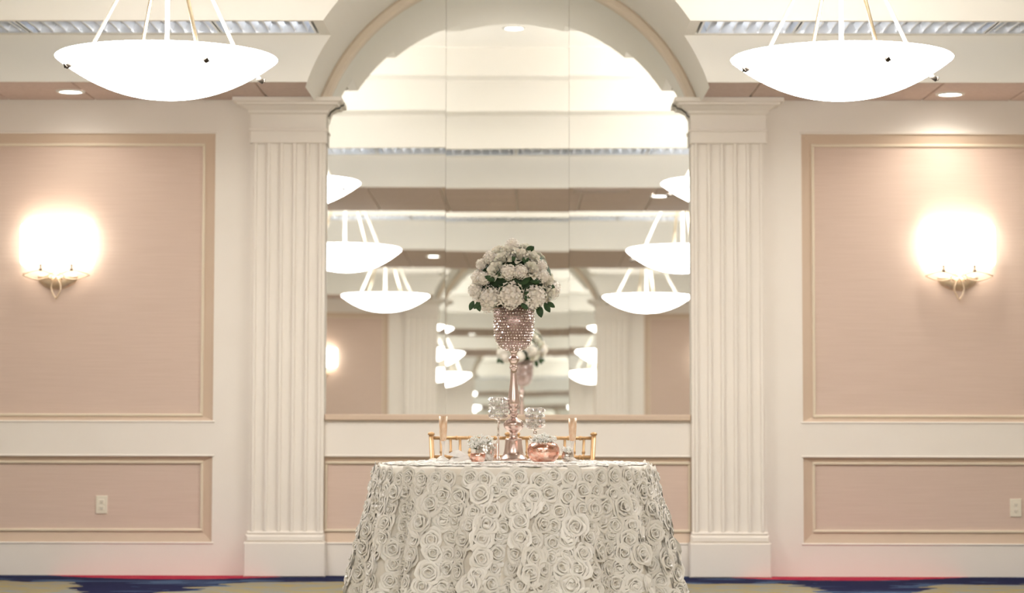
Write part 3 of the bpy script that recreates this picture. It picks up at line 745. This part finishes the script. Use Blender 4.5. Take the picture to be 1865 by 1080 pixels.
def leaf(px, py, ang, ln, yoff):
    m = MB(); n = 6; vs_ = []
    for j in range(n + 1):
        v = j / n; hw = ln * .27 * math.sin(PI * min(v * .93 + .05, 1)) ** .8
        for u in (-1, 0, 1): vs_.append((hw * u, .10 * ln * abs(u) - .35 * ln * v * v * .4, ln * v))
    m.add(vs_, [(j * 3 + i, j * 3 + i + 1, j * 3 + 4 + i, j * 3 + 3 + i) for j in range(n) for i in range(2)], True)
    p = Vector(((px - 935) * PXM, yoff * .9, (HOR - py) * PXM + CAM[2] - FC.z)) + FC - base
    o = m.build('leaf', 'leaf_green', fa); o.matrix_local = Matrix.Translation(p) @ Matrix.Rotation(ang, 4, 'Y')
for a in ((957, 458, 1.2, .036, -.14), (966, 461, .5, .026, -.13), (932, 480, .6, .026, -.185), (955, 484, -.3, .028, -.18), (916, 514, -.6, .05, -.185), (902, 515, -1.2, .05, -.18), (946, 522, .9, .06, -.18), (963, 515, 1.5, .06, -.17), (956, 532, 2.8, .06, -.185), (975, 514, 1.0, .05, -.165),
          (992, 520, 1.9, .045, -.12), (951, 524, -.9, .06, -.18), (908, 522, 2.4, .05, -.18), (862, 550, 3.5, .045, -.10), (868, 552, 2.8, .045, -.11), (874, 553, 3.9, .04, -.12), (990, 553, 2.6, .05, -.10), (979, 556, 2.9, .06, -.09), (996, 552, 2.2, .04, -.10), (948, 556, 2.2, .04, -.16), (936, 480, -.4, .024, -.18), (957, 482, .5, .024, -.18)):
    leaf(*a)

# ------------------------------------------------------------------ crystal candle holders
def candle_holder(px, top, bot, y, label, rows_, ribs):
    d = y - CAM[1]; s = d / F_PX; x = .107 + (px - 957) * s; zt = CAM[2] + (HOR - top) * s; zb = CAM[2] + (HOR - bot) * s
    root = empty('crystal_candle_holder', (x, y, OZ), label, 'candle holder', 'crystal candle holders beside the vase')
    h0, h1 = zb - OZ, zt - OZ; R = .037
    MB().lathe([(0, 0), (.04, 0), (.041, .004), (.03, .009), (.008, .014), (.0045, .022), (.0045, h0 * .55), (.0075, h0 * .56), (.0075, h0 * .58), (.0045, h0 * .6), (.0045, h0 - .03), (.009, h0 - .024), (.009, h0 - .016), (.005, h0 - .01), (.02, h0 - .004), (R, h0 - .002), (R, h0), (0, h0)], seg=24).build('stand', 'silver_metal', root)
    MB().lathe([(R - .007, h0), (R - .007, h1 - .004), (R - .009, h1 - .004), (R - .009, h0 + .003), (0, h0 + .003)], seg=24).build('glass_cup', 'clear_glass', root)
    m = MB(); dz = (h1 - h0) / rows_
    for j in range(rows_):
        n = ribs
        for k in range(n):
            a = 2 * PI * k / n; m.gem((R * math.cos(a), R * math.sin(a), h0 + (j + .5) * dz), dz * .5, dz * .5, gem_rnd)
    for j in (0, rows_): m.tube([(R * math.cos(2 * PI * k / 20), R * math.sin(2 * PI * k / 20), h0 + j * dz) for k in range(20)], .0016, 5, True)
    o = m.build('crystal_beads', 'crystal', root); o['kind'] = 'stuff'
candle_holder(908, 724, 761, -3.88, 'taller crystal beaded candle holder left of the vase', 5, 15)
candle_holder(975, 743, 780, -3.87, 'shorter crystal beaded candle holder behind the copper bowl', 4, 13)

# ------------------------------------------------------------------ small vases with baby's breath
def breath(parent, name, c, rx, rz, n, seed):
    rnd = random.Random(seed); m = MB(); st = MB()
    for i in range(n):
        a = rnd.uniform(0, 2 * PI); r = math.sqrt(rnd.random()); h = rnd.uniform(.1, 1) * (1 - .45 * r * r)
        p = Vector((c[0] + rx * r * math.cos(a), c[1] + rx * r * math.sin(a), c[2] + rz * h))
        q = rnd.uniform(.0022, .0042); m.octa(p, q)
        for _ in range(3): m.octa(p + Vector((rnd.uniform(-1, 1), rnd.uniform(-1, 1), rnd.uniform(-1, 1))) * .006, q * .8)
        if i % 2 == 0: st.tube([(c[0] + .2 * (p.x - c[0]), c[1] + .2 * (p.y - c[1]), c[2] - .01), tuple(p)], .0006, 3, cap=False)
    o = m.build(name, 'breath', parent); o['kind'] = 'stuff'; o = st.build('stems', 'leaf_green', parent); o['kind'] = 'stuff'
def at(px, y): return .107 + (px - 957) * (y - CAM[1]) / F_PX
def vase(name, px, y, prof, m_, label, cat, group=None, seg=36):
    root = empty(name, (at(px, y), y, OZ), label, cat, group); MB().lathe(prof, seg=seg).build('body', m_, root); return root
def posy(px, y, z, rx, rz, n, seed, label):
    root = empty('babys_breath', (at(px, y), y, OZ + z), label, 'flowers', 'small bunches of white filler flowers'); breath(root, 'blossoms', (0, 0, 0), rx, rz, n, seed)
R = .071
vase('mercury_bowl', 990, -4.09, [(0, 0), (.045, 0), (.056, .007), (.066, .022), (R, .042), (.069, .060), (.060, .077), (.050, .084), (.046, .084), (.055, .075), (.064, .058), (.064, .03), (.05, .012), (0, .01)], 'copper_mercury', 'round copper mercury glass bowl right of the vase', 'bowl')
posy(990, -4.09, .078, .058, .045, 170, 1, 'small white filler flowers in the round copper bowl')
vase('votive_cup', 871, -4.13, [(0, 0), (.026, 0), (.030, .006), (.0325, .020), (.033, .036), (.031, .037), (.029, .022), (.026, .01), (0, .008)], 'copper_mercury', 'small copper mercury glass votive cup in front of the silver jar', 'votive')
vase('mercury_jar', 884, -4.02, [(0, 0), (.03, 0), (.038, .008), (.042, .03), (.041, .055), (.034, .068), (.033, .078), (.031, .078), (.032, .066), (.037, .05), (.036, .02), (0, .01)], 'silver_mercury', 'silver mercury glass jar behind the small copper votive', 'jar')
posy(878, -4.02, .055, .060, .065, 230, 2, 'white filler flowers spilling from the silver mercury glass jar')
vase('glass_tumbler', 901, -3.97, [(0, 0), (.019, 0), (.020, .004), (.0205, .075), (.019, .076), (.0185, .008), (0, .007)], 'pink_glass', 'slim clear pink tinted glass left of the vase', 'glass')
vase('mercury_bud_vase', 1034, -4.11, [(0, 0), (.016, 0), (.024, .008), (.027, .022), (.024, .036), (.017, .044), (.018, .050), (.015, .05), (.014, .043), (.02, .034), (.02, .012), (0, .006)], 'silver_mercury', 'tiny silver mercury glass bud vase beside the right champagne flute', 'vase')
posy(1031, -4.11, .045, .024, .02, 36, 4, 'few sprigs of white filler flowers in the tiny silver bud vase')
def flute(px, y, h, label):
    root = empty('champagne_flute', (at(px, y), y, OZ), label, 'glass', 'champagne flutes on the table')
    MB().lathe([(0, .0), (.031, 0), (.032, .003), (.018, .008), (.0065, .016), (.005, .03), (.006, .07), (.0105, .088), (.0, .09)], seg=28).build('stem', 'frosted_glass', root)
    MB().lathe([(0, .088), (.0105, .088), (.014, .098), (.0165, .13), (.0195, h), (.018, h), (.015, .13), (.012, .1), (0, .095)], seg=28).build('bowl', 'flute_gold', root)
flute(808, -4.05, .196, 'gold champagne flute beside the folded white napkin')
flute(1043, -3.99, .188, 'gold champagne flute beside the tiny silver bud vase')

# folded napkin
nk = empty('folded_napkin', (at(838, -4.09), -4.09, OZ), 'folded white linen napkin lying left of the copper votive', 'napkin')
def sheet(w_, d_, z0, h_, seed, rz):
    rnd = random.Random(seed); n = 10; vs_ = []
    for k in (0, 1):
        for j in range(n + 1):
            for i in range(n + 1):
                u, v = i / n * 2 - 1, j / n * 2 - 1; b = (1 - abs(u) ** 4) * (1 - abs(v) ** 4)
                lift = h_ * b ** .6 * (1 + .25 * math.sin(3 * u + seed) + .15 * math.cos(5 * v)) if k else 0
                vs_.append((u * w_ * (1 - .12 * v * v), v * d_, z0 + lift + .012 * max(u, 0) ** 2))
    q = n + 1; o = q * q
    fs = [(j * q + i, j * q + i + 1, (j + 1) * q + i + 1, (j + 1) * q + i) for j in range(n) for i in range(n)]
    fs += [tuple(x + o for x in reversed(f)) for f in fs]
    m = MB().add([Matrix.Rotation(rz, 3, 'Z') @ Vector(p) for p in vs_], fs, True); return m
sheet(.046, .05, .001, .022, 1, .1).build('lower_fold', 'linen', nk)
o = sheet(.036, .04, .020, .022, 2, .5).build('upper_fold', 'linen', nk); o.location = (-.012, 0, .0); o.rotation_euler = (0, .18, 0)
